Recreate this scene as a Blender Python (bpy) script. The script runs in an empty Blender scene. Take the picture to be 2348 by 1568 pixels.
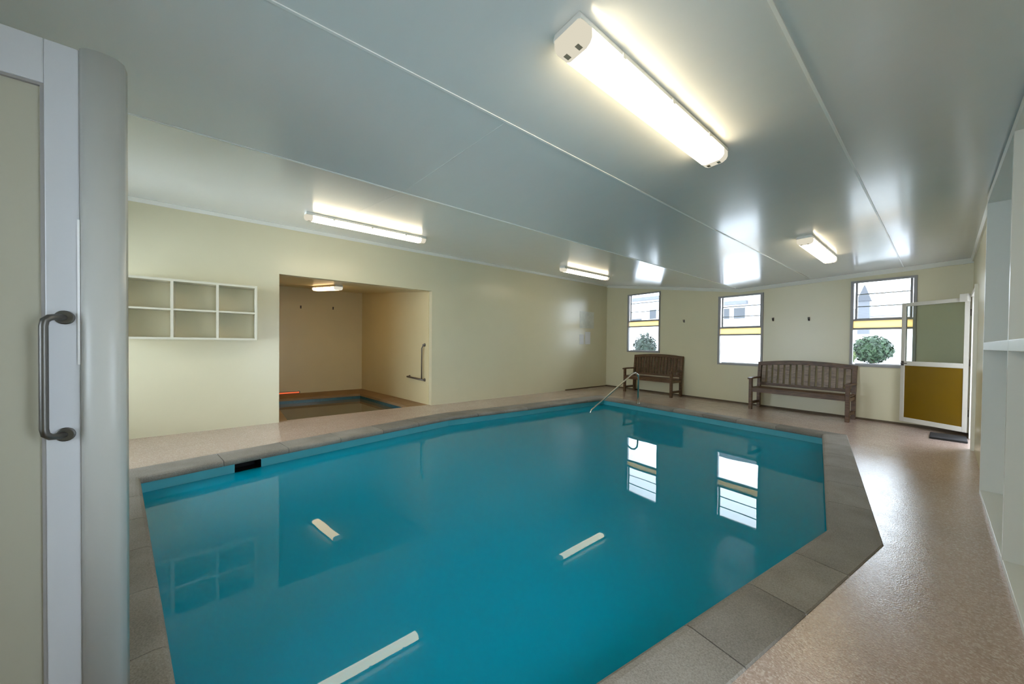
import bpy, math, random
from mathutils import Vector, Matrix, noise
from mathutils.geometry import tessellate_polygon
C = bpy.context.scene.collection
random.seed(4)

# ------------------------------------------------------------------ materials
def new_mat(name):
    m = bpy.data.materials.new(name); m.use_nodes = True
    nt = m.node_tree; nt.nodes.clear()
    return m, nt, nt.nodes, nt.links

def N(nt, typ, **kw):
    n = nt.nodes.new(typ)
    for k, v in kw.items():
        if k.startswith('_'): setattr(n, k[1:], v)
        else: n.inputs[k.replace('__', ' ')].default_value = v
    return n

def rgb(r, g, b): return (r, g, b, 1)

def paint(name, col, rough=.5, spec=.5, metal=0., var=.04, vscale=3., bump=0., bscale=40., coat=0., coat_rough=.1, stretch=None, rvar=0.):
    m, nt, nodes, L = new_mat(name)
    out = N(nt, 'ShaderNodeOutputMaterial'); p = N(nt, 'ShaderNodeBsdfPrincipled')
    p.inputs['Roughness'].default_value = rough
    p.inputs['Metallic'].default_value = metal
    p.inputs['Specular IOR Level'].default_value = spec
    p.inputs['Coat Weight'].default_value = coat
    p.inputs['Coat Roughness'].default_value = coat_rough
    tc = N(nt, 'ShaderNodeTexCoord'); mp = N(nt, 'ShaderNodeMapping')
    if stretch: mp.inputs['Scale'].default_value = stretch
    L.new(tc.outputs['Object'], mp.inputs['Vector'])
    nz = N(nt, 'ShaderNodeTexNoise', Scale=vscale, Detail=4.)
    L.new(mp.outputs[0], nz.inputs['Vector'])
    mx = N(nt, 'ShaderNodeMixRGB'); mx.blend_type = 'MULTIPLY'
    mx.inputs[1].default_value = rgb(*col)
    rp = N(nt, 'ShaderNodeMapRange'); rp.inputs['To Min'].default_value = 1 - var; rp.inputs['To Max'].default_value = 1 + var
    L.new(nz.outputs['Fac'], rp.inputs['Value'])
    mx.inputs[0].default_value = 1
    L.new(rp.outputs[0], mx.inputs[2]); L.new(mx.outputs[0], p.inputs['Base Color'])
    if rvar:
        r2 = N(nt, 'ShaderNodeMapRange'); r2.inputs['To Min'].default_value = rough - rvar; r2.inputs['To Max'].default_value = rough + rvar
        L.new(nz.outputs['Fac'], r2.inputs['Value']); L.new(r2.outputs[0], p.inputs['Roughness'])
    if bump:
        n2 = N(nt, 'ShaderNodeTexNoise', Scale=bscale, Detail=3.); L.new(mp.outputs[0], n2.inputs['Vector'])
        b = N(nt, 'ShaderNodeBump', Strength=bump, Distance=.01); L.new(n2.outputs['Fac'], b.inputs['Height'])
        L.new(b.outputs[0], p.inputs['Normal'])
    L.new(p.outputs[0], out.inputs['Surface'])
    return m

def emitter(name, col, strength):
    m, nt, nodes, L = new_mat(name)
    out = N(nt, 'ShaderNodeOutputMaterial'); e = N(nt, 'ShaderNodeEmission', Color=rgb(*col), Strength=strength)
    L.new(e.outputs[0], out.inputs['Surface']); return m

def clear_glass(name, tint=(.96, .985, .97), rough=0., ior=1.5):
    m, nt, nodes, L = new_mat(name)
    out = N(nt, 'ShaderNodeOutputMaterial'); t = N(nt, 'ShaderNodeBsdfTransparent', Color=rgb(*tint))
    g = N(nt, 'ShaderNodeBsdfGlossy', Roughness=rough); f = N(nt, 'ShaderNodeFresnel', IOR=ior)
    mx = N(nt, 'ShaderNodeMixShader'); L.new(f.outputs[0], mx.inputs[0]); L.new(t.outputs[0], mx.inputs[1]); L.new(g.outputs[0], mx.inputs[2])
    L.new(mx.outputs[0], out.inputs['Surface']); return m

def translucent(name, col, through):
    m, nt, nodes, L = new_mat(name)
    out = N(nt, 'ShaderNodeOutputMaterial'); p = N(nt, 'ShaderNodeBsdfPrincipled', Roughness=.35); p.inputs['Base Color'].default_value = rgb(*col)
    t = N(nt, 'ShaderNodeBsdfTranslucent', Color=rgb(*col)); mx = N(nt, 'ShaderNodeMixShader'); mx.inputs[0].default_value = through
    L.new(p.outputs[0], mx.inputs[1]); L.new(t.outputs[0], mx.inputs[2]); L.new(mx.outputs[0], out.inputs['Surface']); return m

def water_mat(name, body, tint, cloud):
    m, nt, nodes, L = new_mat(name)
    out = N(nt, 'ShaderNodeOutputMaterial')
    t = N(nt, 'ShaderNodeBsdfTransparent', Color=rgb(*tint)); d = N(nt, 'ShaderNodeBsdfDiffuse', Color=rgb(*body))
    m1 = N(nt, 'ShaderNodeMixShader'); m1.inputs[0].default_value = cloud
    L.new(t.outputs[0], m1.inputs[1]); L.new(d.outputs[0], m1.inputs[2])
    tc = N(nt, 'ShaderNodeTexCoord')
    nz = N(nt, 'ShaderNodeTexNoise', Scale=1.6, Detail=1.5); L.new(tc.outputs['Object'], nz.inputs['Vector'])
    b = N(nt, 'ShaderNodeBump', Strength=.05, Distance=.02); L.new(nz.outputs['Fac'], b.inputs['Height'])
    g = N(nt, 'ShaderNodeBsdfGlossy', Roughness=0.0); f = N(nt, 'ShaderNodeFresnel', IOR=1.33)
    L.new(b.outputs[0], g.inputs['Normal']); L.new(b.outputs[0], f.inputs['Normal'])
    mx = N(nt, 'ShaderNodeMixShader'); L.new(f.outputs[0], mx.inputs[0]); L.new(m1.outputs[0], mx.inputs[1]); L.new(g.outputs[0], mx.inputs[2])
    L.new(mx.outputs[0], out.inputs['Surface']); return m

def aggregate(name):
    m, nt, nodes, L = new_mat(name)
    out = N(nt, 'ShaderNodeOutputMaterial'); p = N(nt, 'ShaderNodeBsdfPrincipled')
    tc = N(nt, 'ShaderNodeTexCoord')
    v = N(nt, 'ShaderNodeTexVoronoi', Scale=150.); L.new(tc.outputs['Object'], v.inputs['Vector'])
    sep = N(nt, 'ShaderNodeSeparateColor'); L.new(v.outputs['Color'], sep.inputs[0])
    cr = N(nt, 'ShaderNodeValToRGB'); e = cr.color_ramp.elements
    e[0].position = 0; e[0].color = rgb(.38, .275, .215); e[1].position = 1; e[1].color = rgb(.60, .49, .41)
    for pos, c in ((.25, (.48, .35, .28)), (.5, (.43, .315, .25)), (.75, (.54, .41, .335))):
        x = e.new(pos); x.color = rgb(*c)
    L.new(sep.outputs[0], cr.inputs[0])
    big = N(nt, 'ShaderNodeTexNoise', Scale=1.1, Detail=5.); L.new(tc.outputs['Object'], big.inputs['Vector'])
    rp = N(nt, 'ShaderNodeMapRange'); rp.inputs['To Min'].default_value = .78; rp.inputs['To Max'].default_value = 1.18; L.new(big.outputs['Fac'], rp.inputs['Value'])
    mx = N(nt, 'ShaderNodeMixRGB'); mx.blend_type = 'MULTIPLY'; mx.inputs[0].default_value = 1
    L.new(cr.outputs[0], mx.inputs[1]); L.new(rp.outputs[0], mx.inputs[2]); L.new(mx.outputs[0], p.inputs['Base Color'])
    mid = N(nt, 'ShaderNodeTexNoise', Scale=7., Detail=3.); L.new(tc.outputs['Object'], mid.inputs['Vector'])
    r2 = N(nt, 'ShaderNodeMapRange'); r2.inputs['From Min'].default_value = .3; r2.inputs['From Max'].default_value = .7
    r2.inputs['To Min'].default_value = .15; r2.inputs['To Max'].default_value = .24; L.new(mid.outputs['Fac'], r2.inputs['Value'])
    L.new(r2.outputs[0], p.inputs['Roughness']); p.inputs['Specular IOR Level'].default_value = .8
    b1 = N(nt, 'ShaderNodeBump', Strength=.12, Distance=.004); L.new(v.outputs['Distance'], b1.inputs['Height'])
    b2 = N(nt, 'ShaderNodeBump', Strength=.03, Distance=.01); L.new(mid.outputs['Fac'], b2.inputs['Height']); L.new(b1.outputs[0], b2.inputs['Normal'])
    L.new(b2.outputs[0], p.inputs['Normal']); L.new(p.outputs[0], out.inputs['Surface'])
    return m

def concrete(name, c1, c2, rough=.75):
    m, nt, nodes, L = new_mat(name)
    out = N(nt, 'ShaderNodeOutputMaterial'); p = N(nt, 'ShaderNodeBsdfPrincipled', Roughness=rough)
    tc = N(nt, 'ShaderNodeTexCoord')
    a = N(nt, 'ShaderNodeTexNoise', Scale=3.5, Detail=6.); L.new(tc.outputs['Object'], a.inputs['Vector'])
    s = N(nt, 'ShaderNodeTexNoise', Scale=150., Detail=2.); L.new(tc.outputs['Object'], s.inputs['Vector'])
    ad = N(nt, 'ShaderNodeMath'); ad.operation = 'MULTIPLY_ADD'; ad.inputs[1].default_value = .55
    L.new(s.outputs['Fac'], ad.inputs[0])
    ml = N(nt, 'ShaderNodeMath'); ml.operation = 'MULTIPLY'; ml.inputs[1].default_value = .45; L.new(a.outputs['Fac'], ml.inputs[0]); L.new(ml.outputs[0], ad.inputs[2])
    cr = N(nt, 'ShaderNodeValToRGB'); e = cr.color_ramp.elements
    e[0].position = .35; e[0].color = rgb(*c1); e[1].position = .65; e[1].color = rgb(*c2)
    L.new(ad.outputs[0], cr.inputs[0])
    ge = N(nt, 'ShaderNodeNewGeometry'); ri = N(nt, 'ShaderNodeMapRange'); ri.inputs['To Min'].default_value = .84; ri.inputs['To Max'].default_value = 1.14
    L.new(ge.outputs['Random Per Island'], ri.inputs['Value'])
    mm = N(nt, 'ShaderNodeMixRGB'); mm.blend_type = 'MULTIPLY'; mm.inputs[0].default_value = 1
    L.new(cr.outputs[0], mm.inputs[1]); L.new(ri.outputs[0], mm.inputs[2]); L.new(mm.outputs[0], p.inputs['Base Color'])
    b = N(nt, 'ShaderNodeBump', Strength=.2, Distance=.003); L.new(s.outputs['Fac'], b.inputs['Height']); L.new(b.outputs[0], p.inputs['Normal'])
    L.new(p.outputs[0], out.inputs['Surface']); return m

def timber(name, c1, c2, rough=.42):
    m, nt, nodes, L = new_mat(name)
    out = N(nt, 'ShaderNodeOutputMaterial'); p = N(nt, 'ShaderNodeBsdfPrincipled', Roughness=rough)
    tc = N(nt, 'ShaderNodeTexCoord'); mp = N(nt, 'ShaderNodeMapping'); mp.inputs['Scale'].default_value = (2, 9, 9)
    L.new(tc.outputs['Object'], mp.inputs['Vector'])
    nz = N(nt, 'ShaderNodeTexNoise', Scale=4., Detail=6.); nz.inputs['Distortion'].default_value = .6; L.new(mp.outputs[0], nz.inputs['Vector'])
    cr = N(nt, 'ShaderNodeValToRGB'); e = cr.color_ramp.elements
    e[0].position = .35; e[0].color = rgb(*c1); e[1].position = .68; e[1].color = rgb(*c2)
    L.new(nz.outputs['Fac'], cr.inputs[0]); L.new(cr.outputs[0], p.inputs['Base Color']); L.new(p.outputs[0], out.inputs['Surface'])
    return m

def leafy(name, c1, c2):
    m, nt, nodes, L = new_mat(name)
    out = N(nt, 'ShaderNodeOutputMaterial'); p = N(nt, 'ShaderNodeBsdfPrincipled', Roughness=.7)
    tc = N(nt, 'ShaderNodeTexCoord'); nz = N(nt, 'ShaderNodeTexNoise', Scale=9., Detail=4.); L.new(tc.outputs['Object'], nz.inputs['Vector'])
    cr = N(nt, 'ShaderNodeValToRGB'); e = cr.color_ramp.elements
    e[0].position = .35; e[0].color = rgb(*c1); e[1].position = .7; e[1].color = rgb(*c2)
    L.new(nz.outputs['Fac'], cr.inputs[0]); L.new(cr.outputs[0], p.inputs['Base Color']); L.new(p.outputs[0], out.inputs['Surface'])
    return m

MAT = dict(
    wall=paint('cream_wall_paint', (.70, .645, .44), rough=.27, spec=.5, var=.02, bump=.03, bscale=5),
    alcove=paint('alcove_wall_paint', (.70, .60, .35), rough=.35, var=.03),
    ceil=paint('gloss_ceiling_panel', (.70, .71, .67), rough=.25, spec=.6, var=.02, bump=.10, bscale=2.2, stretch=(.6, 2.6, 1), coat=.5, coat_rough=.13),
    trim=paint('white_trim', (.80, .79, .70), rough=.35),
    seam=paint('panel_joint', (.82, .83, .78), rough=.3),
    deck=aggregate('pebble_deck'),
    coping=concrete('coping_concrete', (.17, .148, .118), (.30, .27, .23)),
    kerb=concrete('alcove_kerb_concrete', (.22, .13, .06), (.36, .23, .11)),
    skirt=paint('dark_skirting', (.10, .065, .03), rough=.6),
    basin=paint('turquoise_pool_paint', (.06, .36, .42), rough=.4, var=.08, vscale=5),
    water=water_mat('pool_water', (.0, .29, .41), (.30, .80, .88), .82),
    spa_tile=paint('spa_tile_blue', (.035, .125, .165), rough=.25, var=.35, vscale=25),
    spa_water=water_mat('spa_water', (.30, .26, .18), (.7, .8, .75), .6),  # brownish body colour stands in for the alcove wall's reflection
    alu=paint('white_powder_coat', (.57, .58, .60), rough=.32, var=.015),
    post=paint('grey_white_post', (.50, .50, .465), rough=.35, var=.015),
    alu_warm=paint('cream_powder_coat', (.66, .63, .54), rough=.32, var=.015),
    winframe=paint('grey_aluminium', (.30, .29, .28), rough=.4, var=.03),
    yellow=translucent('yellow_transom', (.93, .77, .46), .55),
    glass=clear_glass('window_glass'),
    edge=paint('glass_edge', (.22, .26, .26), rough=.2),
    door_glass=clear_glass('door_glass', (.90, .93, .90), 0, 1.52),
    mustard=paint('mustard_panel', (.17, .095, .003), rough=.22, var=.10, vscale=2.),
    frost=paint('beige_door_panel', (.44, .425, .34), rough=.22, var=.02),
    steel=paint('brushed_steel', (.16, .155, .145), rough=.4, metal=1., var=.05),
    chrome=paint('polished_steel', (.62, .60, .54), rough=.2, metal=1.),
    dark_steel=paint('dull_steel', (.16, .14, .12), rough=.4, metal=.6),
    hook=paint('dark_hook', (.07, .06, .05), rough=.5),
    shelf=paint('white_shelf_paint', (.76, .765, .71), rough=.30, var=.015),
    cubby=paint('cream_cubby_paint', (.64, .60, .46), rough=.35, var=.02),
    cubby_back=paint('cubby_back_board', (.70, .64, .44), rough=.4, var=.03),
    teak=timber('bench_timber', (.072, .034, .013), (.165, .085, .037)),
    teak2=timber('bench_timber_grey', (.16, .105, .067), (.32, .23, .16)),
    light_body=paint('lamp_housing', (.78, .77, .70), rough=.4),
    tube=emitter('lamp_diffuser', (1., .84, .58), 12.5),
    tube_far=emitter('lamp_diffuser_far', (1., .84, .58), 7.5),
    tube_end=emitter('lamp_diffuser_end', (1., .93, .74), .6),
    tube_alc=emitter('alcove_lamp_diffuser', (1., .68, .35), 6.5),
    glow=emitter('orange_glow', (1., .17, .055), .75),
    holder=paint('lamp_holder', (.30, .26, .18), rough=.5),
    mat=paint('black_rubber', (.018, .017, .016), rough=.8, bump=.4, bscale=120),
    dark=paint('dark_cavity', (.006, .008, .009), rough=.8),
    poster=paint('grey_poster', (.66, .66, .56), rough=.4, var=.22, vscale=7.),
    paper=paint('white_paper', (.86, .86, .86), rough=.6, var=.03),
    ground=concrete('outdoor_paving', (.70, .70, .70), (.82, .82, .82)),
    bldg=paint('white_render', (.55, .55, .56), rough=.7, var=.02),
    bldg_grey=paint('grey_roof', (.075, .08, .09), rough=.6, var=.08),
    spire=paint('slate_spire', (.03, .033, .04), rough=.6, var=.1),
    bldg_win=paint('dark_window', (.015, .02, .027), rough=.2),
    bush=leafy('bush_leaves', (.004, .017, .006), (.022, .055, .018)),
    bush_dark=leafy('bush_leaves_dark', (.0015, .008, .0045), (.010, .028, .017)),
    bush_lime=leafy('bush_leaves_lime', (.05, .08, .02), (.12, .15, .05)),
    bark=paint('bark', (.10, .07, .05), rough=.9),
    drain=paint('grey_plastic', (.35, .36, .36), rough=.5),
)

# ------------------------------------------------------------------ mesh helpers
class MB:
    def __init__(s): s.v = []; s.f = []
    def add(s, vs, fs):
        o = len(s.v); s.v += [Vector(x) for x in vs]; s.f += [tuple(i + o for i in f) for f in fs]; return s
    def box(s, a, b, M=None):
        x0, y0, z0 = (min(a[i], b[i]) for i in range(3)); x1, y1, z1 = (max(a[i], b[i]) for i in range(3))
        vs = [Vector(p) for p in ((x0, y0, z0), (x1, y0, z0), (x1, y1, z0), (x0, y1, z0), (x0, y0, z1), (x1, y0, z1), (x1, y1, z1), (x0, y1, z1))]
        if M is not None: vs = [M @ p for p in vs]
        return s.add(vs, [(0, 3, 2, 1), (4, 5, 6, 7), (0, 1, 5, 4), (1, 2, 6, 5), (2, 3, 7, 6), (3, 0, 4, 7)])
    def tube(s, pts, r, n=14, cap=True):
        pts = [Vector(p) for p in pts]; rings = []
        up = None
        for i, p in enumerate(pts):
            d = (pts[min(i + 1, len(pts) - 1)] - pts[max(i - 1, 0)]).normalized()
            if up is None:
                up = Vector((0, 0, 1)) if abs(d.z) < .9 else Vector((1, 0, 0))
            a = (up - d * up.dot(d)).normalized(); up = a; b = d.cross(a)
            rings.append([p + (a * math.cos(t) + b * math.sin(t)) * (r[i] if isinstance(r, (list, tuple)) else r) for t in [2 * math.pi * k / n for k in range(n)]])
        vs = [q for ring in rings for q in ring]; fs = []
        for i in range(len(rings) - 1):
            for k in range(n):
                fs.append((i * n + k, i * n + (k + 1) % n, (i + 1) * n + (k + 1) % n, (i + 1) * n + k))
        if cap:
            fs.append(tuple(range(n - 1, -1, -1))); fs.append(tuple((len(rings) - 1) * n + k for k in range(n)))
        return s.add(vs, fs)
    def loft(s, sections, close=True, cap=True):
        n = len(sections[0]); vs = [q for sec in sections for q in sec]; fs = []
        for i in range(len(sections) - 1):
            for k in range(n if close else n - 1):
                fs.append((i * n + k, i * n + (k + 1) % n, (i + 1) * n + (k + 1) % n, (i + 1) * n + k))
        if cap: fs.append(tuple(range(n - 1, -1, -1))); fs.append(tuple((len(sections) - 1) * n + k for k in range(n)))
        return s.add(vs, fs)
    def build(s, name, mat, parent=None, bevel=0., smooth=False, loc=None, up=False):
        me = bpy.data.meshes.new(name); me.from_pydata([tuple(v) for v in s.v], [], s.f); me.update()
        import bmesh
        bm = bmesh.new(); bm.from_mesh(me); bmesh.ops.recalc_face_normals(bm, faces=bm.faces)
        if up:
            bm.normal_update(); bmesh.ops.reverse_faces(bm, faces=[x for x in bm.faces if x.normal.z < 0])
        bm.to_mesh(me); bm.free()
        me.materials.append(MAT[mat] if isinstance(mat, str) else mat)
        if smooth:
            for p in me.polygons: p.use_smooth = True
        o = bpy.data.objects.new(name, me); C.objects.link(o)
        if parent: o.parent = parent
        if loc: o.location = loc
        if bevel:
            b = o.modifiers.new('bevel', 'BEVEL'); b.width = bevel; b.segments = 2; b.limit_method = 'ANGLE'; b.angle_limit = math.radians(40)
        return o

def arc(c, a, b, r0, t0, t1, n):   # points c + r0*(a cos t + b sin t)
    c, a, b = Vector(c), Vector(a), Vector(b)
    return [c + (a * math.cos(t) + b * math.sin(t)) * r0 for t in [t0 + (t1 - t0) * i / n for i in range(n + 1)]]

def tag(o, label, cat, group=None, kind=None):
    o['label'] = label; o['category'] = cat
    if group: o['group'] = group
    if kind: o['kind'] = kind
    return o
def thing(name, label, cat, loc=(0, 0, 0), rz=0, group=None):
    o = bpy.data.objects.new(name, None); C.objects.link(o); o.empty_display_size = .1
    o.location = loc; o.rotation_euler = (0, 0, rz); return tag(o, label, cat, group)
def struct(o, label, cat): return tag(o, label, cat, kind='structure')
def clone(root, loc, rz, label, group=None):
    r = root.copy(); C.objects.link(r); r.location = loc; r.rotation_euler = (0, 0, rz); r['label'] = label
    if group: r['group'] = group
    for ch in list(root.children):
        c = ch.copy(); C.objects.link(c); c.parent = r
        for g in list(ch.children):
            d = g.copy(); C.objects.link(d); d.parent = c
    return r

# ------------------------------------------------------------------ room layout (metres; camera over the origin)
XL, XR = -6.38, .25
FA, FB = Vector((XL, 8.80, 0)), Vector((XR, 8.40, 0))
FT = (FB - FA).normalized(); FN = Vector((-FT.y, FT.x, 0)); FLEN = (FB - FA).length
YN = -2.0
CEIL = [(-6.38, 3.02), (-2.80, 2.475), (.25, 2.56)]
def ceil_z(x):
    for (x0, z0), (x1, z1) in zip(CEIL, CEIL[1:]):
        if x <= x1: return z0 + (z1 - z0) * (x - x0) / (x1 - x0)
    return CEIL[-1][1]

def wall(name, mat, A, T, NO, length, top, holes, label, thick=.12, breaks=()):
    """A wall from A along T, thickness outwards along NO; holes = (s0, s1, z0, z1); top(s) is its height."""
    A, T, NO = Vector(A), Vector(T), Vector(NO)
    S = sorted({0, length, *breaks, *[h[0] for h in holes], *[h[1] for h in holes]})
    Z = sorted({0, *[h[2] for h in holes], *[h[3] for h in holes]}) + [None]
    m = MB(); P = lambda s, z, d: A + T * s + NO * d + Vector((0, 0, 1)) * (top(s) if z is None else z)
    solid = {}
    for i in range(len(S) - 1):
        for j in range(len(Z) - 1):
            cs = (S[i] + S[i + 1]) / 2; cz = Z[j] + .01
            solid[i, j] = not any(h[0] < cs < h[1] and h[2] <= cz < h[3] for h in holes)
    for (i, j), k in solid.items():
        if not k: continue
        s0, s1, z0, z1 = S[i], S[i + 1], Z[j], Z[j + 1]
        q = [P(s0, z0, 0), P(s1, z0, 0), P(s1, z1, 0), P(s0, z1, 0)]; r = [P(s0, z0, thick), P(s1, z0, thick), P(s1, z1, thick), P(s0, z1, thick)]
        m.add(q, [(0, 1, 2, 3)]); m.add(r, [(0, 3, 2, 1)])
        for (di, dj, a, b) in ((0, -1, 0, 1), (1, 0, 1, 2), (0, 1, 2, 3), (-1, 0, 3, 0)):
            if not solid.get((i + di, j + dj), False): m.add([q[a], q[b], r[b], r[a]], [(0, 1, 2, 3)])
    import bmesh
    o = m.build(name, mat)
    bm = bmesh.new(); bm.from_mesh(o.data); bmesh.ops.remove_doubles(bm, verts=bm.verts, dist=1e-4); bmesh.ops.recalc_face_normals(bm, faces=bm.faces); bm.to_mesh(o.data); bm.free()
    return struct(o, label, 'wall')

# far wall and its windows: (s0, s1, z0, z1, transom0, transom1)
WINS = [(.735, 1.735, 1.045, 2.655, 1.735, 1.915), (3.156, 4.034, .825, 2.355, 1.475, 1.665), (5.345, 6.11, .915, 2.395, 1.55, 1.735)]
kink_s = (-2.80 - XL) / FT.x
wall('wall_far', 'wall', FA, FT, FN, FLEN, lambda s: ceil_z(FA.x + FT.x * s), [w[:4] for w in WINS], 'cream painted end wall with three narrow windows behind the benches', breaks=(kink_s,))
# long left wall with the alcove opening
wall('wall_left', 'wall', (XL, YN, 0), (0, 1, 0), (-1, 0, 0), 8.92 - YN, lambda s: 3.02, [(.58 - YN, 3.105 - YN, 0, 2.27)], 'long cream painted side wall with cubbies and spa alcove opening')
# right wall with the doorway; its middle stretch is taken by the built-in shelving
UY0, UY1 = 1.88, 5.02
DW0, DW1, DWH = 7.08, 7.93, 2.0
EN = (2.62, 3.75, .03, 2.05)     # glazed entry, just to the right of the camera
wall('wall_right', 'wall', (XR, UY1, 0), (0, 1, 0), (1, 0, 0), 8.40 + .12 - UY1, lambda s: 2.56, [(DW0 - UY1, DW1 - UY1, 0, DWH)], 'cream wall strip between white shelving and the far corner, with doorway')
wall('wall_entry', 'wall', (XR, YN - .12, 0), (0, 1, 0), (1, 0, 0), UY0 - YN + .12, lambda s: 2.56, [EN], 'cream wall beside the entry, nearer than the white shelving')
# near wall behind the photographer, with a big glazed opening that lets the daylight in
NW = [(5.3, 6.3, .7, 2.2), (.12, 2.45, .25, 2.58)]
wall('wall_near', 'wall', (XL, YN, 0), (1, 0, 0), (0, -1, 0), XR - XL, lambda s: ceil_z(XL + s), NW, 'cream near wall behind the camera with two windows', breaks=(-2.80 - XL,))

# ceiling: panels that fall from the long wall to a valley joint, then run almost level
m = MB(); ys = (YN - .12, 9.0)
prof = [(XL - .12, ceil_z(XL) + .0183)] + CEIL[:] + [(.72, 2.573)]
sec = lambda y: [Vector((x, y, z)) for x, z in prof] + [Vector((x, y, z + .12)) for x, z in reversed(prof)]
m.loft([sec(ys[0]), sec(ys[1])])
struct(m.build('ceiling', 'ceil'), 'glossy pale ceiling of long panels with thin joint strips', 'ceiling')
def seam(idx, a, b, w, label):
    a, b = Vector(a), Vector(b); d = (b - a).normalized(); side = d.cross(Vector((0, 0, 1))).normalized() * w / 2; dn = Vector((0, 0, -.004 if w > .006 else -.0012))
    up = Vector((0, 0, .006))
    MBx = MB().loft([[a - side + up, a + side + up, a + side + dn, a - side + dn], [b - side + up, b + side + up, b + side + dn, b - side + dn]])
    struct(MBx.build('trim_%d' % idx, 'seam' if w > .006 else 'ceil'), label, 'ceiling trim')
for i, (x, lb) in enumerate(((-2.80, 'pale joint strip along the ceiling valley above the pool'), (-1.585, 'pale joint strip along the ceiling left of the nearest lamp'), (-.43, 'pale joint strip along the ceiling right of the nearest lamp'))):
    seam(1 + i, (x, YN, ceil_z(x)), (x, 8.35, ceil_z(x)), .013, lb)
seam(4, (-2.78, 1.10, ceil_z(-2.78)), (-1.6, 1.22, ceil_z(-1.6)), .004, 'faint cross joint in the ceiling panels over the pool')
seam(5, (-6.3, 1.05, ceil_z(-6.3)), (-2.82, 1.09, ceil_z(-2.82)), .004, 'faint cross joint in the sloping ceiling by the alcove lamp')
# cornice beads
def bead(idx, a, b, nin, label, w=.05, h=.05):
    a, b, nin = Vector(a), Vector(b), Vector(nin).normalized(); Zv = Vector((0, 0, 1))
    S = lambda p: [p + Zv * .002, p + nin * w + Zv * .002, p + nin * w - Zv * .012, p + nin * .016 - Zv * h, p - Zv * h]
    struct(MB().loft([S(a), S(b)]).build('trim_%d' % idx, 'trim'), label, 'cornice')
bead(6, (XL, YN, 3.02), (XL, 8.8, 3.02), (1, 0, 0), 'white cornice along the top of the long wall')
p = FA + FT * kink_s
bead(7, FA + Vector((0, 0, 3.02)), p + Vector((0, 0, 2.475)), -FN, 'white cornice along the sloping top of the end wall', .04, .07)
bead(8, p + Vector((0, 0, 2.475)), FB + Vector((0, 0, 2.56)), -FN, 'white cornice along the level top of the end wall', .04, .07)
bead(9, (XR, UY1, 2.56), (XR, 8.4, 2.56), (-1, 0, 0), 'cornice over the right wall beyond the shelving', .03, .05)
# dark skirtings
def skirt(name, a, b, nin, label, h=.035):
    a, b, nin = Vector(a), Vector(b), Vector(nin).normalized() * .014; Zv = Vector((0, 0, h))
    struct(MB().loft([[a, a + nin, a + nin + Zv, a + Zv], [b, b + nin, b + nin + Zv, b + Zv]]).build(name, 'skirt'), label, 'skirting')
skirt('baseboard_far', FA, FB, -FN, 'thin dark skirting at the foot of the end wall')
skirt('baseboard_left', (XL, 7.0, 0), (XL, 8.78, 0), (1, 0, 0), 'thin dark skirting at the far end of the long wall', .025)

# ------------------------------------------------------------------ pool
POOL = [(-4.534, -.632), (-5.183, 2.849), (-4.936, 6.744), (-1.072, 6.555), (-.486, 3.189), (-.950, -.019)]
WID = [.36, .36, .24, .265, .262, .30]      # coping width of the edge that starts at each corner
def offset_poly(poly, ds):
    n = len(poly); out = []
    cx = sum(p[0] for p in poly) / n; cy = sum(p[1] for p in poly) / n
    lines = []
    for i in range(n):
        a, b = Vector(poly[i]), Vector(poly[(i + 1) % n]); d = (b - a).normalized(); nn = Vector((d.y, -d.x))
        if nn.dot((a + b) / 2 - Vector((cx, cy))) < 0: nn = -nn
        lines.append((a + nn * ds[i], d))
    for i in range(n):
        (p, d), (q, e) = lines[i - 1], lines[i]
        t = ((q - p).x * e.y - (q - p).y * e.x) / (d.x * e.y - d.y * e.x); out.append(p + d * t)
    return out
OUT = offset_poly(POOL, WID); INN = [Vector(p) for p in POOL]
BAS = offset_poly(POOL, [.025] * 6)
WATER_Z = -.145
# coping: bull-nosed stones with open joints, one band round the pool
m = MB(); n = 6
STONE = [.58, .56, .55, .56, .545, .52]
def csec(pi, po):
    pi, po = pi.to_3d(), po.to_3d(); w = (po - pi); L = w.length; w /= L
    pr = [(.030, -.058), (.008, -.052), (.0, -.036), (.0, -.020), (.006, -.006), (.020, .004), (.045, .008), (L - .006, .008), (L, .003), (L, -.058)]
    return [pi + w * a + Vector((0, 0, z)) for a, z in pr]
for i in range(n):
    a, b, oa, ob = INN[i], INN[(i + 1) % n], OUT[i], OUT[(i + 1) % n]
    L = (b - a).length; k = max(2, round(L / STONE[i])); g = .003 / L
    d = (b - a).normalized(); 
    for j in range(k):
        t0, t1 = j / k, (j + 1) / k
        def at(t, first, last):
            pi = a.lerp(b, t)
            if first: return pi, oa
            if last: return pi, ob
            nrm = Vector((d.y, -d.x)); 
            if nrm.dot(pi - Vector((-3, 3))) < 0: nrm = -nrm
            return pi, pi + nrm * WID[i]
        s0 = at(t0 if j == 0 else t0 + g, j == 0, False); s1 = at(t1 if j == k - 1 else t1 - g, False, j == k - 1)
        m.loft([csec(*s0), csec(*s1)])
cop = m.build('trim_10', 'coping'); struct(cop, 'grey brown concrete coping stones edging the pool', 'pool coping')
# mortar bed below the joints
m = MB()
for i in range(n):
    a, b, oa, ob = BAS[i], BAS[(i + 1) % n], OUT[i], OUT[(i + 1) % n]
    m.add([a.to_3d() + Vector((0, 0, -.012)), b.to_3d() + Vector((0, 0, -.012)), ob.to_3d() + Vector((0, 0, -.012)), oa.to_3d() + Vector((0, 0, -.012))], [(0, 1, 2, 3)])
m.build('mortar_bed', 'dark', cop)
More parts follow.
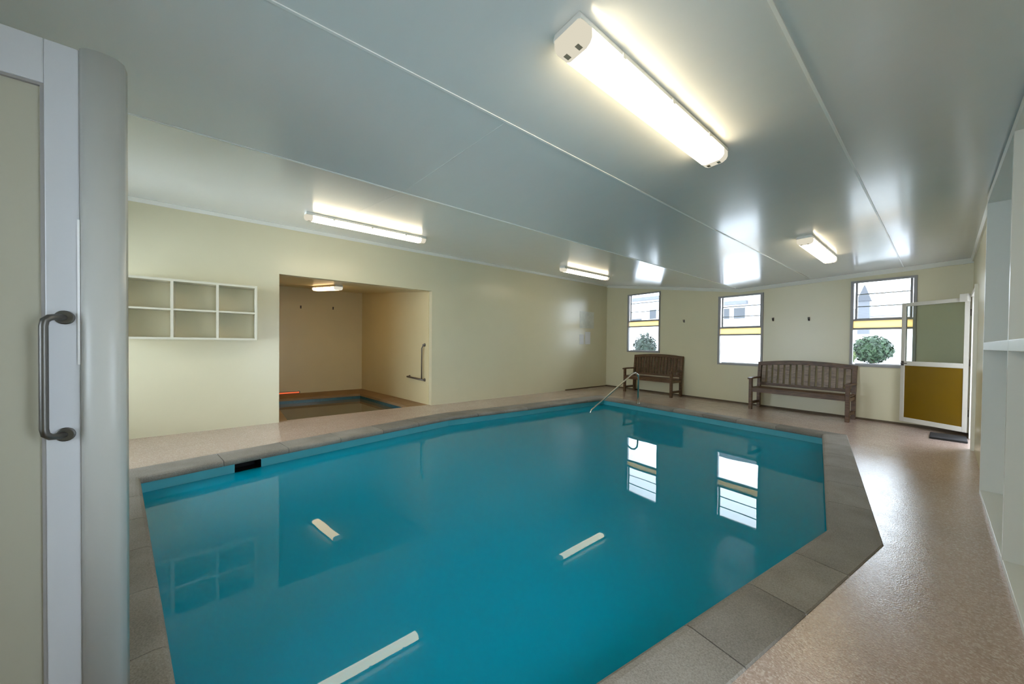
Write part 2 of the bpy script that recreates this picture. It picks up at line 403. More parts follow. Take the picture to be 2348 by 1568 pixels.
# basin (with the skimmer mouth cut in its left side) and water
SK_Y0, SK_Y1 = .035, .265
m = MB(); zb = -1.25
def lerp_y(a, b, y): return a.lerp(b, (y - a.y) / (b.y - a.y))
for i in range(n):
    a, b = BAS[i], BAS[(i + 1) % n]
    Q = lambda p, z: Vector((p.x, p.y, z))
    if i == 0:
        u, v = lerp_y(a, b, SK_Y0), lerp_y(a, b, SK_Y1)
        m.add([Q(a, zb), Q(u, zb), Q(u, -.05), Q(a, -.05)], [(0, 1, 2, 3)]); m.add([Q(v, zb), Q(b, zb), Q(b, -.05), Q(v, -.05)], [(0, 1, 2, 3)])
        m.add([Q(u, zb), Q(v, zb), Q(v, -.17), Q(u, -.17)], [(0, 1, 2, 3)])
        SKA, SKB = u, v
    else: m.add([Q(a, zb), Q(b, zb), Q(b, -.05), Q(a, -.05)], [(0, 1, 2, 3)])
m.add([Vector((p.x, p.y, zb)) for p in BAS], [tuple(range(n))])
struct(m.build('pool_basin', 'basin'), 'turquoise painted swimming pool shell under the coping', 'pool')
m = MB(); m.add([Vector((p.x, p.y, WATER_Z)) for p in BAS], [tuple(range(n))])
struct(m.build('pool_water', 'water', up=True), 'still turquoise water filling the large swimming pool', 'water')
t = thing('pool_skimmer', 'dark rectangular skimmer mouth in the left side of the pool', 'skimmer', (SKA.x, SKA.y, 0))
dv = (SKB - SKA).to_3d(); nv = Vector((-dv.y, dv.x, 0)).normalized()
if nv.x > 0: nv = -nv
m = MB(); o0, o1 = Vector((0, 0, 0)), dv
B4 = [o0 + Vector((0, 0, -.17)), o1 + Vector((0, 0, -.17)), o1 + Vector((0, 0, -.059)), o0 + Vector((0, 0, -.059))]
Bk = [p + nv * .25 for p in B4]
m.add(B4 + Bk, [(4, 5, 6, 7), (0, 1, 5, 4), (1, 2, 6, 5), (2, 3, 7, 6), (3, 0, 4, 7)])
m.build('throat', 'dark', t)

# alcove with the spa
AX, AYL = -9.72, .58
def side_y(x): return 3.105 + (x + 6.38) * (3.105 - 2.72) / (9.72 - 6.38)
ACZ0, ACZ1 = 2.27, 2.53
def acz(x): return ACZ0 + (ACZ1 - ACZ0) * (-6.5 - x) / (9.72 - 6.5)
def quadwall(name, pts, mat, label, off):
    a = [Vector(p) for p in pts]; b = [p + Vector(off) for p in a]; k = len(a)
    mm = MB().add(a + b, [tuple(range(k)), tuple(range(2 * k - 1, k - 1, -1))] + [(i, (i + 1) % k, k + (i + 1) % k, k + i) for i in range(k)])
    return struct(mm.build(name, mat), label, 'wall')
yb = side_y(AX)
quadwall('wall_alcove_back', [(AX, AYL, 0), (AX, yb, 0), (AX, yb, acz(AX)), (AX, AYL, acz(AX))], 'alcove', 'warm tan back wall of the spa alcove', (-.1, 0, 0))
quadwall('wall_alcove_side', [(-6.5, side_y(-6.5), 0), (AX, yb, 0), (AX, yb, acz(AX)), (-6.5, side_y(-6.5), acz(-6.5))], 'alcove', 'warm tan side wall of the spa alcove carrying the grab rail', (0, .1, 0))
quadwall('wall_alcove_left', [(-6.5, AYL, 0), (AX, AYL, 0), (AX, AYL, acz(AX)), (-6.5, AYL, acz(-6.5))], 'alcove', 'hidden left side wall of the spa alcove', (0, -.1, 0))
quadwall('ceiling_alcove', [(-6.5, AYL, acz(-6.5)), (-6.5, 3.1, acz(-6.5)), (AX, 3.1, acz(AX)), (AX, AYL, acz(AX))], 'alcove', 'low tan ceiling of the spa alcove', (0, 0, .1))
SPA = [(-6.505, .70), (-8.95, .70), (-8.82, 2.43), (-6.505, 2.70)]
def slab_with_hole(name, outer, holes, z, mat, label, cat, lip=0.):
    loops = [[Vector((p[0], p[1], 0)) for p in outer]] + [[Vector((p[0], p[1], 0)) for p in h] for h in holes]
    flat = [v for l in loops for v in l]; tr = tessellate_polygon(loops)
    mm = MB(); mm.add([Vector((v.x, v.y, z)) for v in flat], [tuple(x) for x in tr])
    if lip:
        for h in holes:
            k = len(h)
            for i in range(k):
                a, b = h[i], h[(i + 1) % k]; mm.add([Vector((a[0], a[1], z)), Vector((b[0], b[1], z)), Vector((b[0], b[1], z - lip)), Vector((a[0], a[1], z - lip))], [(0, 1, 2, 3)])
    return struct(mm.build(name, mat, up=True), label, cat)
slab_with_hole('floor_alcove', [(-6.5, AYL), (-6.5, side_y(-6.5)), (AX, yb), (AX, AYL)], [SPA], .0, 'kerb', 'brown ledge around the spa in the alcove', 'floor', lip=.05)
m = MB(); zb = -.9
for i in range(4):
    a, b = SPA[i], SPA[(i + 1) % 4]
    m.add([Vector((a[0], a[1], zb)), Vector((b[0], b[1], zb)), Vector((b[0], b[1], -.05)), Vector((a[0], a[1], -.05))], [(0, 1, 2, 3)])
m.add([Vector((p[0], p[1], zb)) for p in SPA], [(0, 1, 2, 3)])
struct(m.build('spa_basin', 'spa_tile'), 'blue tiled basin of the small spa in the alcove', 'spa')
m = MB(); m.add([Vector((p[0], p[1], -.115)) for p in SPA], [(0, 1, 2, 3)])
struct(m.build('spa_water', 'spa_water', up=True), 'still water of the small alcove spa, coloured brownish for the wall reflection', 'water')

# deck
slab_with_hole('floor', [(XL, YN), (XR + .4, YN), (XR + .4, 8.42), (XL, 8.82), (XL, 3.105), (-6.5, 3.105), (-6.5, .58), (XL, .58)], [[tuple(p) for p in OUT]], 0., 'deck', 'pinkish beige exposed aggregate pool deck', 'floor')

# ------------------------------------------------------------------ windows
def bars(mm, s0, s1, z0, z1, w, d0, d1, A, T, NO):
    def bx(a0, a1, b0, b1):
        q = [A + T * a + Vector((0, 0, b)) for a, b in ((a0, b0), (a1, b0), (a1, b1), (a0, b1))]
        mm.add([p + NO * d0 for p in q] + [p + NO * d1 for p in q], [(3, 2, 1, 0), (4, 5, 6, 7), (0, 1, 5, 4), (1, 2, 6, 5), (2, 3, 7, 6), (3, 0, 4, 7)])
    if w is None: bx(s0, s1, z0, z1); return
    bx(s0, s1, z0, z0 + w); bx(s0, s1, z1 - w, z1); bx(s0, s0 + w, z0 + w, z1 - w); bx(s1 - w, s1, z0 + w, z1 - w)
WLAB = ['narrow window behind the smaller bench with a dark bush outside', 'middle window left of the long bench with a pale wall outside', 'window partly behind the open yellow door with a round bush outside']
Z0 = Vector((0, 0, 0))
for i, (s0, s1, z0, z1, t0, t1) in enumerate(WINS):
    o = bpy.data.objects.new('window_%d' % (i + 1), None); C.objects.link(o); o.location = FA + FT * s0 + Vector((0, 0, z0)); struct(o, WLAB[i], 'window')
    w, h = s1 - s0, z1 - z0; e = .0015
    mm = MB(); bars(mm, e, w - e, e, h - e, .036, -.018, .03, Z0, FT, FN); mm.build('frame', 'winframe', o)
    mm = MB(); bars(mm, e, w - e, e, h - e, .022, .03, .115, Z0, FT, FN); mm.build('reveal_lining', 'alu', o)
    a, b = t0 - z0, t1 - z0; q = (b - a) * .17
    mm = MB(); bars(mm, .03, w - .03, a + q, b - q, None, .055, .061, Z0, FT, FN); mm.build('transom', 'yellow', o)
    mm = MB(); bars(mm, .03, w - .03, a, a + q, None, .02, .09, Z0, FT, FN); bars(mm, .03, w - .03, b - q, b, None, .02, .09, Z0, FT, FN); mm.build('transom_edging', 'winframe', o)
    mm = MB(); bars(mm, .022, w - .022, .022, a, None, .06, .066, Z0, FT, FN); mm.build('pane', 'glass', o)
    mm = MB(); bars(mm, .06, w - .06, .03, .055, None, .05, .075, Z0, FT, FN); mm.build('sill_bead', 'alu', o)
    hh = (h - .022 - b) / 3
    for k in range(3):
        y0 = b + hh * k; mm = MB(); bars(mm, .075, w - .075, y0, y0 + hh * 1.03, None, .064, .070, Z0, FT, FN); bl = mm.build('louvre_blade', 'glass', o)
        mm = MB(); bars(mm, .075, w - .075, y0 - .006, y0 + .010, None, .055, .073, Z0, FT, FN); mm.build('blade_edge', 'edge', bl)
    mm = MB(); bars(mm, .05, .078, b, h - .022, None, .05, .085, Z0, FT, FN); bars(mm, w - .078, w - .05, b, h - .022, None, .05, .085, Z0, FT, FN); mm.build('louvre_channel', 'winframe', o)
# glazed openings behind the camera
for i, (A0, T, NO, (s0, s1, z0, z1)) in enumerate(((Vector((XL, YN, 0)), Vector((1, 0, 0)), Vector((0, -1, 0)), NW[0]), (Vector((XL, YN, 0)), Vector((1, 0, 0)), Vector((0, -1, 0)), NW[1]), (Vector((XR, YN - .12, 0)), Vector((0, 1, 0)), Vector((1, 0, 0)), EN))):
    nm = ('window_4', 'window_5', 'door_3')[i]
    o = bpy.data.objects.new(nm, None); C.objects.link(o); o.location = A0 + T * s0 + Vector((0, 0, z0))
    struct(o, ('window in the near wall behind the camera', 'tall window in the near wall beside the long wall', 'glazed entry doors in the right wall beside the camera')[i], 'window' if i < 2 else 'door')
    w, h = s1 - s0, z1 - z0
    mm = MB(); bars(mm, .002, w - .002, .002, h - .002, .05, .01, .1, Z0, T, NO); bars(mm, w / 2 - .03, w / 2 + .03, .05, h - .05, None, .02, .08, Z0, T, NO); mm.build('frame', 'alu', o)
    mm = MB(); bars(mm, .05, w - .05, .05, h - .05, None, .045, .051, Z0, T, NO); mm.build('pane', 'glass', o)

# ------------------------------------------------------------------ doors
# open glazed door leaf, hinged on the right wall
HX, HY = .222, 7.955; EX, EY = -.425, 8.375
dT = Vector((EX - HX, EY - HY, 0)); dl = dT.length; ang = math.atan2(dT.y, dT.x)
d1 = bpy.data.objects.new('door_1', None); C.objects.link(d1); d1.location = (HX, HY, 0); d1.rotation_euler = (0, 0, ang)
struct(d1, 'open door leaf with glass above a mustard yellow panel, in the far right corner', 'door')
th = .02; zb, zt = .075, 1.955
mm = MB()
for a, b in (((0, -th, zb), (.05, th, zt)), ((dl - .05, -th, zb), (dl, th, zt)), ((.05, -th, zt - .055), (dl - .05, th, zt)), ((.05, -th, .965), (dl - .05, th, 1.035)), ((.05, -th, zb), (dl - .05, th, zb + .07))): mm.box(a, b)
mm.build('frame', 'alu_warm', d1, bevel=.004)
MB().box((.05, -.004, 1.035), (dl - .05, .004, zt - .055)).build('glass_pane', 'door_glass', d1)
MB().box((.05, -.010, zb + .07), (dl - .05, .010, .965)).build('lower_panel', 'mustard', d1)
lk = MB().box((dl - .045, th, .965), (dl - .012, th + .012, 1.035)).build('lock', 'hook', d1, bevel=.003)
MB().tube([(dl - .03, th + .01, 1.0), (dl - .03, th + .04, 1.0), (dl - .11, th + .045, 1.0)], .008).build('lever', 'dark_steel', lk, smooth=True)
MB().box((-.012, th, zt - .06), (.075, th + .05, zt + .05)).build('closer', 'alu_warm', d1, bevel=.006)
for z in (.3, 1.0, 1.7): MB().tube([(-.004, .0, z), (-.004, 0, z + .09)], .009).build('hinge', 'dark_steel', d1, smooth=True)
# doorway lining
mm = MB(); e = .001
for a, b in (((XR - .03, DW0 + e, 0), (XR + .125, DW0 + .045, DWH - e)), ((XR - .02, DW1 - .03, 0), (XR + .125, DW1 - e, DWH - e)), ((XR - .03, DW0 + .045, DWH - .045), (XR + .125, DW1 - .045, DWH - e))): mm.box(a, b)
struct(mm.build('trim_11', 'alu_warm', bevel=.004), 'cream door lining around the doorway in the right wall', 'door lining')
MB().box((XR - .03, DW0 - .05, .0), (XR - .0005, DW0, 2.03)).build('architrave', 'trim', bpy.data.objects['trim_11'])
tag(MB().box((-.11, 7.50, .0005), (.215, 7.93, .028)).build('door_mat', 'mat', bevel=.006), 'black rubber mat on the deck below the open yellow door', 'mat')

# near glazed partition door at the left edge of the picture
PX = -1.70
d2 = bpy.data.objects.new('door_2', None); C.objects.link(d2); d2.location = (PX, -.364, 0)
struct(d2, 'white framed door with beige panel and steel pull handle, at the left edge', 'door')
zt = 2.145
MB().box((-.045, -.070, .02), (0, 0, zt)).build('stile', 'alu', d2, bevel=.003)
MB().box((-.045, -1.05, .02), (0, -.98, zt)).build('stile', 'alu', d2, bevel=.003)
MB().box((-.045, -.98, 2.012), (0, -.070, zt)).build('top_rail', 'alu', d2, bevel=.003)
MB().box((-.045, -.98, .02), (0, -.070, .16)).build('bottom_rail', 'alu', d2, bevel=.003)
MB().box((-.030, -.98, .16), (-.014, -.070, 2.012)).build('panel', 'frost', d2)
mm = MB()
for a, b in (((-.014, -.078, .16), (-.004, -.070, 2.012)), ((-.014, -.98, 2.004), (-.004, -.078, 2.012))): mm.box(a, b)
mm.build('glazing_bead', 'winframe', d2)
h = MB(); zc = [1.315, .955]
hx, hy = .0, -.032
path = [(hx, hy, zc[0]), (hx + .030, hy - .012, zc[0])] + arc((hx + .036, hy - .038, zc[0] - .022), (0, 0, 1), (.3, -.95, 0), .022, 0, math.pi / 2, 6)[1:]
gx, gy = path[-1].x if hasattr(path[-1], 'x') else path[-1][0], path[-1][1]
top = [Vector((hx, hy, zc[0])), Vector((hx + .024, hy - .010, zc[0])), Vector((hx + .038, hy - .020, zc[0] - .003)), Vector((hx + .045, hy - .027, zc[0] - .012)), Vector((hx + .047, hy - .029, zc[0] - .028))]
bot = [Vector((p.x, p.y, zc[1] + (zc[0] - p.z))) for p in reversed(top)]
hd = MB().tube(top + bot, .0095, 16).build('pull_handle', 'steel', d2, smooth=True)
for z in zc: MB().tube([(0.0002, hy, z), (.006, hy, z), (.008, hy, z)], [.021, .021, .018], 24).build('rosette', 'steel', hd, smooth=False)
# rounded jamb post beside the door
m = MB()
secp = [(0, -.048), (.004, -.048), (.010, -.046)] + [(.010 + .020 * math.cos(a) , .092 / 2 * .9 * math.sin(a) - .002) for a in [-1.45 + 2.9 * i / 18 for i in range(19)]] + [(.0, .046), (-.045, .046), (-.045, -.048)]
m.loft([[Vector((a, b, z)) for a, b in secp] for z in (.009, 2.145)])
jb = m.build('trim_12', 'post', smooth=True); jb.location = (PX, -.316, 0); struct(jb, 'white rounded post closing the left door frame', 'door post')
MB().box((.001, -.054, 1.17), (.006, -.0485, 1.62)).build('gap_gleam', 'paper', jb)  # white strip standing in for the bright gleam along the door gap
quadwall('wall_partition', [(PX - .04, YN, 0), (PX - .04, -1.42, 0), (PX - .04, -1.42, 2.145), (PX - .04, YN, 2.145)], 'wall', 'cream partition behind the left door', (.035, 0, 0))

# ------------------------------------------------------------------ wall cubby on the long wall
t = thing('wall_cubby', 'cream six-hole cubby shelf fixed on the long wall left of the alcove', 'cubby shelf', (XL, 0, 1.255))
D = .25; cy = [-1.03, -.575, -.135, .298]; H = .765; e = .0006; b = .028
MB().box((e, cy[0] + b, b), (.008, cy[-1] - b, H - b)).build('back_board', 'cubby_back', t)
for y in cy[::3]: MB().box((e, y - (0 if y < 0 else b), 0), (D, y + (b if y < 0 else 0), H)).build('side_panel', 'cubby', t, bevel=.002)
MB().box((e, cy[0] + b, H - b), (D - .001, cy[3] - b, H)).build('top_board', 'cubby', t)
MB().box((e, cy[0] + b, 0), (D - .001, cy[3] - b, b)).build('bottom_board', 'cubby', t)
for y in cy[1:3]: MB().box((.008, y - b / 2, b), (D - .002, y + b / 2, H - b)).build('divider', 'cubby', t)
for k in range(3):
    y0 = cy[k] + (b if k == 0 else b / 2); y1 = cy[k + 1] - (b if k == 2 else b / 2)
    MB().box((.008, y0, H / 2 - .012), (D - .004, y1, H / 2 + .010)).build('shelf', 'cubby', t)

# built-in shelving in the right wall
SH = math.radians(.68)
t = thing('shelving_unit', 'tall white open shelving built into the right wall', 'shelving', (.2095, UY1, 0), SH)
D = .40; Hh = 2.535; Lh = UY1 - UY0 - .003; b = .032
div = [0, -1.565, -Lh]
# local frame: x into the wall, y along the wall towards the camera is negative
MB().box((D, -Lh, 0), (D + .012, -.0015, Hh)).build('back_board', 'shelf', t)
MB().box((0, -Lh, Hh - .06), (D, -.0015, Hh)).build('top_board', 'shelf', t)
MB().box((0, -Lh, 0.0), (D, -.0015, .04)).build('bottom_board', 'shelf', t, bevel=.002)
for y in (-.0015 - b, -1.565 - b / 2, -Lh): MB().box((0, y, .04), (D, y + b, Hh - .06)).build('upright', 'shelf', t)
for y0, y1 in ((-1.565 + b / 2, -.0015 - b), (-Lh + b, -1.565 - b / 2)): MB().box((.0, y0, 1.235), (D, y1, 1.30)).build('shelf', 'shelf', t, bevel=.003)

# ------------------------------------------------------------------ lamps
def lamp(loc, L, slope, label, diff='tube', axis=None):
    t = thing('ceiling_light', label, 'ceiling light', loc, 0, 'fluorescent batten lights'); W = .072
    if axis is not None:
        ay = Vector(axis).normalized(); ax = ay.cross(Vector((0, 0, 1))).normalized(); t.rotation_euler = Matrix((ax, ay, ax.cross(ay))).transposed().to_euler()
    R = Matrix.Rotation(slope, 4, 'Y')
    def sect(y, w, z0, z1, top=False):
        q = [(-w, z1), (-w, z0 + .026), (-w * .86, z0 + .010), (-w * .6, z0), (w * .6, z0), (w * .86, z0 + .010), (w, z0 + .026), (w, z1)]
        return [R @ Vector((x, y, z)) for x, z in q]
    m = MB(); m.loft([[R @ Vector((x, y, z)) for x, z in ((-W * .92, -.001), (W * .92, -.001), (W, -.015), (W + .001, -.032), (-W - .001, -.032), (-W, -.015))] for y in (-L / 2 + .006, L / 2 - .006)]); m.build('housing', 'light_body', t)
    m = MB(); m.loft([sect(-L / 2 + .075, W, -.094, -.0321), sect(L / 2 - .075, W, -.094, -.0321)]); m.build('diffuser', diff, t)
    for sg in (-1, 1):
        m = MB(); y = lambda d: sg * (L / 2 - d)
        m.loft([sect(y(.075), W, -.094, -.0321), sect(y(.02), W, -.094, -.0321), sect(y(.006), W * .95, -.086, -.0323), sect(y(0), W * .86, -.074, -.0325)]); ec = m.build('end_cap', 'tube_end', t)
        for x in (-.03, .03):
            MB().box((x - .010, y(.058), -.0945), (x + .008, y(.030), -.0962), R).build('lamp_holder', 'holder', ec)
    for k in range(3):
        for sx in (-1, 1):
            yy = (-.3 + .3 * k) * L
            MB().box((sx * W, yy - .012, -.045), (sx * (W + .005), yy + .012, -.022), R).build('clip', 'light_body', t)
    return t
K = math.atan((3.02 - 2.475) / (6.38 - 2.80)); K2 = -math.atan((2.56 - 2.475) / 3.05)
lamp((-.965, 1.765, ceil_z(-.965)), 1.46, K2, 'large white batten light nearest overhead, above the near pool edge')
lamp((-1.035, 5.88, ceil_z(-1.035)), 1.5, K2, 'batten light on the ceiling before the long bench window', 'tube_far')
lamp((-4.74, 1.43, ceil_z(-4.74)), 1.5, K, 'bright batten light on the sloping ceiling above the alcove and cubby')
lamp((-4.74, 5.80, ceil_z(-4.74)), 1.46, K, 'batten light on the sloping ceiling near the far left corner', 'tube_far')
ka = math.atan((ACZ1 - ACZ0) / (9.72 - 6.5))
lamp((-7.95, 1.53, acz(-7.95) - .003), 1.33, 0, 'warm batten light inside the spa alcove', 'tube_alc', (-math.cos(.14) * math.cos(ka), -math.sin(.14) * math.cos(ka), math.sin(ka)))

# orange glow of unknown source, added as a strip along the alcove back wall
t = thing('glowing_strip', 'low orange glowing strip at the foot of the alcove back wall, by its left end', 'glow', (AX, 1.0, .0), -math.pi / 2)
MB().box((-.30, .001, .001), (.30, .045, .055)).build('housing', 'dark_steel', t, bevel=.004)
MB().tube([(-.28, .052, .030), (.28, .052, .030)], .014, 10).build('element', 'glow', t, smooth=True)

# ------------------------------------------------------------------ benches
def bench(loc, rz, L, Hb, nsl, label, mat, crest, dep=.50):
    t = thing('garden_bench', label, 'bench', loc, rz, 'timber benches along the end wall')
    # local: x along the bench, y = 0 at the back, negative y to the front
    hs, arm = .43, .63; lg = .055
    for x in (0, L - lg):
        MB().box((x, -dep, 0), (x + lg, -dep + lg, arm - .025)).build('leg', mat, t, bevel=.005)
        m = MB(); m.loft([[Vector((x + a, y + b_, z)) for a, b_ in ((0, 0), (lg, 0), (lg, lg), (0, lg))] for z, y in ((0, -.10), (hs - .03, -.10), (Hb - .06, -.045))]); m.build('leg', mat, t)
        m = MB(); m.loft([[Vector((x - .01, y, arm - .03 + dz)), Vector((x + lg + .01, y, arm - .03 + dz)), Vector((x + lg + .01, y, arm + dz)), Vector((x - .01, y, arm + dz))] for y, dz in ((-dep - .035, -.012), (-dep + .01, 0), (-dep + .2, .004), (-.10, .0), (-.06, .0))]); m.build('armrest', mat, t, bevel=.006)
        MB().box((x + .01, -dep + lg, .10), (x + lg - .01, -.1, .15)).build('side_stretcher', mat, t)
        MB().box((x + .008, -dep + lg, hs - .09), (x + lg - .008, -.1, hs - .03)).build('side_rail', mat, t)
    MB().box((lg, -dep + .01, hs - .085), (L - lg, -dep + .04, hs - .018)).build('front_rail', mat, t, bevel=.004)
    m = MB(); k = 6
    for i in range(k):
        y0 = -dep + .0 + i * (dep - .11) / k; m.box((.004, y0, hs - .018), (L - .004, y0 + (dep - .11) / k - .012, hs + .004)) if i else m.box((lg + .002, y0, hs - .018), (L - lg - .002, y0 + (dep - .11) / k - .012, hs + .004))
    m.build('seat', mat, t, bevel=.003)
    m = MB(); y0, y1 = -.10, -.045
    lean = lambda z: y0 + lg / 2 + (z - hs) / (Hb - hs) * (y1 - y0)
    topz = lambda x: Hb - .012 + crest * math.sin(math.pi * x / L) - crest * .35
    nseg = 24; secs = []
    for i in range(nseg + 1):
        x = -.004 + (L + .008) * i / nseg; z = topz(max(0, min(L, x))); yy = lean(Hb)
        secs.append([Vector((x, yy - .024, z - .075)), Vector((x, yy + .022, z - .075)), Vector((x, yy + .022, z)), Vector((x, yy - .024, z))])
    m.loft(secs); m.build('top_rail', mat, t, bevel=.006)
    MB().box((lg, lean(hs + .06) - .014, hs + .03), (L - lg, lean(hs + .06) + .014, hs + .085)).build('lower_back_rail', mat, t)
    m = MB(); pitch = (L - 2 * lg) / nsl
    for i in range(nsl):
        xc = lg + pitch * (i + .5); w = pitch * .33; zt = topz(xc) - .07; zl = hs + .08
        m.loft([[Vector((xc - w, lean(z) - .008, z)), Vector((xc + w, lean(z) - .008, z)), Vector((xc + w, lean(z) + .008, z)), Vector((xc - w, lean(z) + .008, z))] for z in (zl, zt)])
    m.build('back_slats', 'teak2' if mat == 'teak' and L > 1.4 else mat, t)
    return t
fa = math.atan2(FT.y, FT.x)
def fpt(s, off): v = FA + FT * s - FN * off; return (v.x, v.y, 0)
bench(fpt(3.985, .03), fa, 1.47, .955, 14, 'long brown slatted bench under the gap between the middle and right windows', 'teak', .05)
bench(fpt(1.03, .03), fa, 1.36, 1.0, 15, 'small dark slatted bench under the leftmost window in the far corner', 'teak', .04, dep=.52)

# ------------------------------------------------------------------ hooks, rails, notices
def hook(loc, rz, label, grp, first=None):
    if first: return clone(first, loc, rz, label, grp)
    t = thing('coat_hook', label, 'hook', loc, rz, grp)      # local: -y points into the room
    MB().box((-.014, -.006, -.035), (.014, -.0006, .035)).build('back_plate', 'hook', t, bevel=.002)
    pts = [Vector((0, -.006, -.005)), Vector((0, -.03, -.02)), Vector((0, -.045, -.018)), Vector((0, -.052, .0)), Vector((0, -.052, .018))]
    pr = MB().tube(pts, .006, 10).build('prong', 'hook', t, smooth=True)
    MB().tube([(0, -.052, .016), (0, -.052, .024), (0, -.052, .03)], [.006, .010, .004], 10).build('knob', 'hook', pr, smooth=True)
    return t
hp = lambda s, z: (FA.x + FT.x * s, FA.y + FT.y * s, z)
hk = hook(hp(2.371, 1.84), fa, 'dark hook on the end wall between the left and middle windows', 'hooks on the end wall')
hook(hp(4.205, 1.79), fa, 'dark hook on the end wall just right of the middle window', 'hooks on the end wall', hk)
hook(hp(4.774, 1.77), fa, 'dark hook on the end wall above the long bench, midway to the right window', 'hooks on the end wall', hk)
hook((AX, 1.315, 2.07), math.pi / 2, 'dark hook high on the alcove back wall, the one left of the pair', 'hooks in the alcove', hk)
hook((AX, 2.02, 2.09), math.pi / 2, 'dark hook high on the alcove back wall, the one nearer its corner', 'hooks in the alcove', hk)

# L-shaped grab rail on the alcove side wall
gy = lambda x: side_y(x) - .0
t = thing('grab_rail', 'dark L-shaped grab rail on the alcove side wall', 'grab rail', (-6.66, gy(-6.66), 0))
s = (3.105 - 2.72) / (9.72 - 6.38)
q = lambda dx, off, z: Vector((dx, s * dx - off, z))
MB().tube([q(.03, .004, 1.20), q(.03, .04, 1.18), q(.0, .05, 1.13), q(0, .05, .50)], .013, 12).build('upright_bar', 'dark_steel', t, smooth=True)
MB().tube([q(.06, .05, .49), q(-.58, .05, .515)], .019, 12).build('level_bar', 'dark_steel', t, smooth=True)
for dx, z in ((.03, 1.2), (.04, .49), (-.56, .515)): MB().tube([q(dx, .001, z), q(dx, .01, z), q(dx, .05, z)], [.035, .03, .012], 14).build('flange', 'dark_steel', t, smooth=True)

# handrail into the pool at the far edge
t = thing('pool_handrail', 'thin steel handrail slanting into the pool at the far edge', 'handrail', (-4.04, 6.70, 0))
P = [Vector((0, 0, .012)), Vector((0, 0, .56)), Vector((-.004, -.02, .62)), Vector((-.02, -.08, .655)), Vector((-.05, -.15, .64)), Vector((-.42, -.90, -.03)), Vector((-.46, -.965, -.09)), Vector((-.475, -.985, -.16)), Vector((-.475, -.985, -.70))]
MB().tube(P, .018, 14).build('rail', 'chrome', t, smooth=True)
MB().tube([(0, 0, .0085), (0, 0, .016), (0, 0, .022)], [.05, .045, .024], 20).build('base_flange', 'chrome', t, smooth=True)

# notices on the long wall by the corner
def sheet(name, y0, y1, z0, z1, mat, label, cat):
    return tag(MB().box((XL + .0006, y0, z0), (XL + .004, y1, z1)).build(name, mat), label, cat)
sheet('poster', 7.56, 8.18, 1.70, 2.17, 'poster', 'greyish poster high on the long wall near the far left corner', 'poster')
sheet('notice', 7.55, 7.74, 1.25, 1.52, 'paper', 'white paper notice below the grey poster, farther from the corner', 'notice')
sheet('notice', 7.80, 8.03, 1.25, 1.60, 'paper', 'white paper notice below the grey poster, nearer the corner', 'notice')

# ------------------------------------------------------------------ outside
slab = MB().box((-40, 8.95, -.25), (30, 60, -.12)).build('ground_outside', 'ground'); struct(slab, 'pale paving outside the end wall windows', 'ground')
slab = MB().box((.68, -12, -.25), (30, 8.94, -.12)).build('ground_side', 'ground'); struct(slab, 'pale paving outside the right doorway', 'ground')
quadwall('wall_light_block', [(2.1, 4.5, -.12), (2.1, 8.9, -.12), (2.1, 8.9, 2.9), (2.1, 4.5, 2.9)], 'bldg_grey', 'added unseen grey wall cutting the daylight outside the right doorway', (.15, 0, 0))  # added out of view to cut daylight and pane reflections from the doorway
def bush(loc, r, mat, label, seed, name='shrub', squash=.9):
    t = thing(name, label, 'shrub', loc)
    rnd = random.Random(seed); m = MB()
    for i in range(1500):
        u, v = rnd.uniform(-1, 1), rnd.uniform(0, 2 * math.pi); w = math.sqrt(1 - u * u)
        d = Vector((w * math.cos(v), w * math.sin(v), u))
        rr = r * (.80 + .22 * rnd.random() + .10 * noise.noise(d * 2.2 + Vector((seed, 0, 0))))
        c = Vector((d.x * rr, d.y * rr, d.z * rr * squash + r * squash + .04)); sz = r * .10 * (.6 + rnd.random() * .7)
        a = d.cross(Vector((rnd.uniform(-1, 1), rnd.uniform(-1, 1), rnd.uniform(-1, 1)))).normalized() * sz; b = d.cross(a).normalized() * sz * .55 + d * sz * rnd.uniform(-.5, .6)
        m.add([c - a, c - b, c + a, c + b], [(0, 1, 2, 3)])
    k = 16                                            # dense core
    secs = []
    for i in range(1, 10):
        ph = math.pi * i / 10; secs.append([Vector((math.sin(ph) * math.cos(2 * math.pi * j / k) * r * .8, math.sin(ph) * math.sin(2 * math.pi * j / k) * r * .8, -math.cos(ph) * r * .8 * squash + r * squash + .04)) for j in range(k)])
    m.loft(secs); m.build('foliage', mat, t)
    MB().tube([(0, 0, 0), (0, 0, r)], .05, 8).build('stem', 'bark', t)
bush((-7.28, 12.5, -.12), .49, 'bush_dark', 'dark green bush outside the narrow window behind the smaller bench', 3, squash=1.85)
bush((-1.13, 12.5, .80), .385, 'bush', 'round green clipped bush outside the window by the yellow door', 8)
bush((-1.50, 11.95, .80), .15, 'bush_lime', 'low lime green plant left of the round bush outside the right window', 11, squash=1.2)
tag(MB().box((-1.75, 11.7, -.12), (-.55, 12.95, .80)).build('planter', 'bldg', bevel=.02), 'pale raised planter under the round green bush outside', 'planter')
tag(MB().box((-6.0, 13.4, -.12), (1.5, 13.55, 1.60)).build('garden_wall', 'bldg'), 'low white garden wall outside the middle and right windows', 'garden wall')
t = thing('house', 'white house with dark windows seen through the left and middle windows', 'house', (-9, 20, -.12))
MB().box((-6, 0, 0), (4.2, 5, 4.1)).build('walls', 'bldg', t)
MB().box((-6.2, -.35, 4.1), (4.4, 5.2, 4.28)).build('roof', 'bldg_grey', t)
MB().box((1.75, -.30, 3.45), (2.85, 0, 3.62)).build('awning', 'bldg_grey', t)
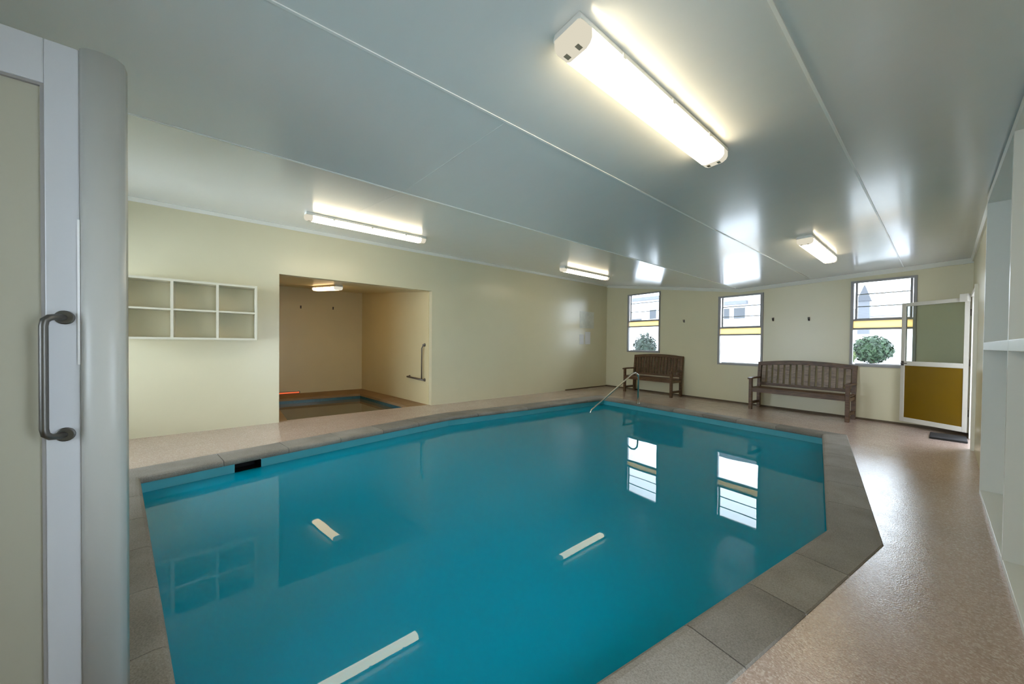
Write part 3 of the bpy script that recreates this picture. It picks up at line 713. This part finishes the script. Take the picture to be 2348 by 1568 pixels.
for x0, x1, z0, z1 in ((1.66, 2.02, 2.75, 3.28), (2.23, 2.72, 2.75, 3.28), (-2.37, -1.95, 2.95, 3.5), (-3.6, -2.9, 2.75, 3.0)): MB().box((x0, -.02, z0), (x1, .03, z1)).build('window', 'bldg_win', t)
t = thing('turret', 'grey pointed turret seen through the right window', 'turret', (-2.48, 24, -.12))
MB().box((-.2, -.2, 0), (.2, .2, 3.65)).build('shaft', 'bldg_grey', t)
MB().loft([[Vector((a * .26, b * .26, 3.6)) for a, b in ((-1, -1), (1, -1), (1, 1), (-1, 1))], [Vector((a * .01, b * .01, 4.4)) for a, b in ((-1, -1), (1, -1), (1, 1), (-1, 1))]]).build('spire', 'spire', t)
t = thing('shed', 'long low shed with grey roof behind the turret', 'shed', (-1, 25, -.12))
MB().box((-3, 0, 0), (6, 3, 2.9)).build('walls', 'bldg', t)
MB().loft([[Vector((x, -.3, 2.9)), Vector((x, 3.3, 2.9)), Vector((x, 1.5, 3.45))] for x in (-3.2, 6.2)]).build('roof', 'bldg_grey', t)

# ------------------------------------------------------------------ daylight and camera
w = bpy.data.worlds.new('world'); bpy.context.scene.world = w; w.use_nodes = True
nt = w.node_tree; bg = nt.nodes['Background']; bg.inputs[0].default_value = (.76, .84, 1.0, 1); bg.inputs[1].default_value = 10.

f = 800.; th = math.atan(991 / 800.); pit = .013; rol = .0105
V = Vector((-math.sin(th), math.cos(th), 0)); R = Vector((math.cos(th), math.sin(th), 0)); U = Vector((0, 0, 1))
V2 = V * math.cos(pit) - U * math.sin(pit); U2 = U * math.cos(pit) + V * math.sin(pit)
R3 = R * math.cos(rol) + U2 * math.sin(rol); U3 = U2 * math.cos(rol) - R * math.sin(rol)
cam = bpy.data.cameras.new('camera'); co = bpy.data.objects.new('camera', cam); C.objects.link(co)
cam.sensor_width = 36; cam.sensor_fit = 'HORIZONTAL'; cam.lens = f / 2348 * 36; cam.shift_y = 13.6 / 2348; cam.clip_start = .02; cam.clip_end = 200
M = Matrix((R3, U3, -V2)).transposed().to_4x4(); M.translation = Vector((0, 0, 1.25)); co.matrix_world = M
sc = bpy.context.scene; sc.camera = co
sc.view_settings.view_transform = 'Standard'; sc.view_settings.look = 'None'; sc.view_settings.exposure = .28; sc.view_settings.gamma = 1
sc.view_settings.use_curve_mapping = False
sc.cycles.max_bounces = 10; sc.cycles.diffuse_bounces = 5; sc.cycles.glossy_bounces = 5; sc.cycles.transparent_max_bounces = 24
sc.cycles.sample_clamp_indirect = 6.
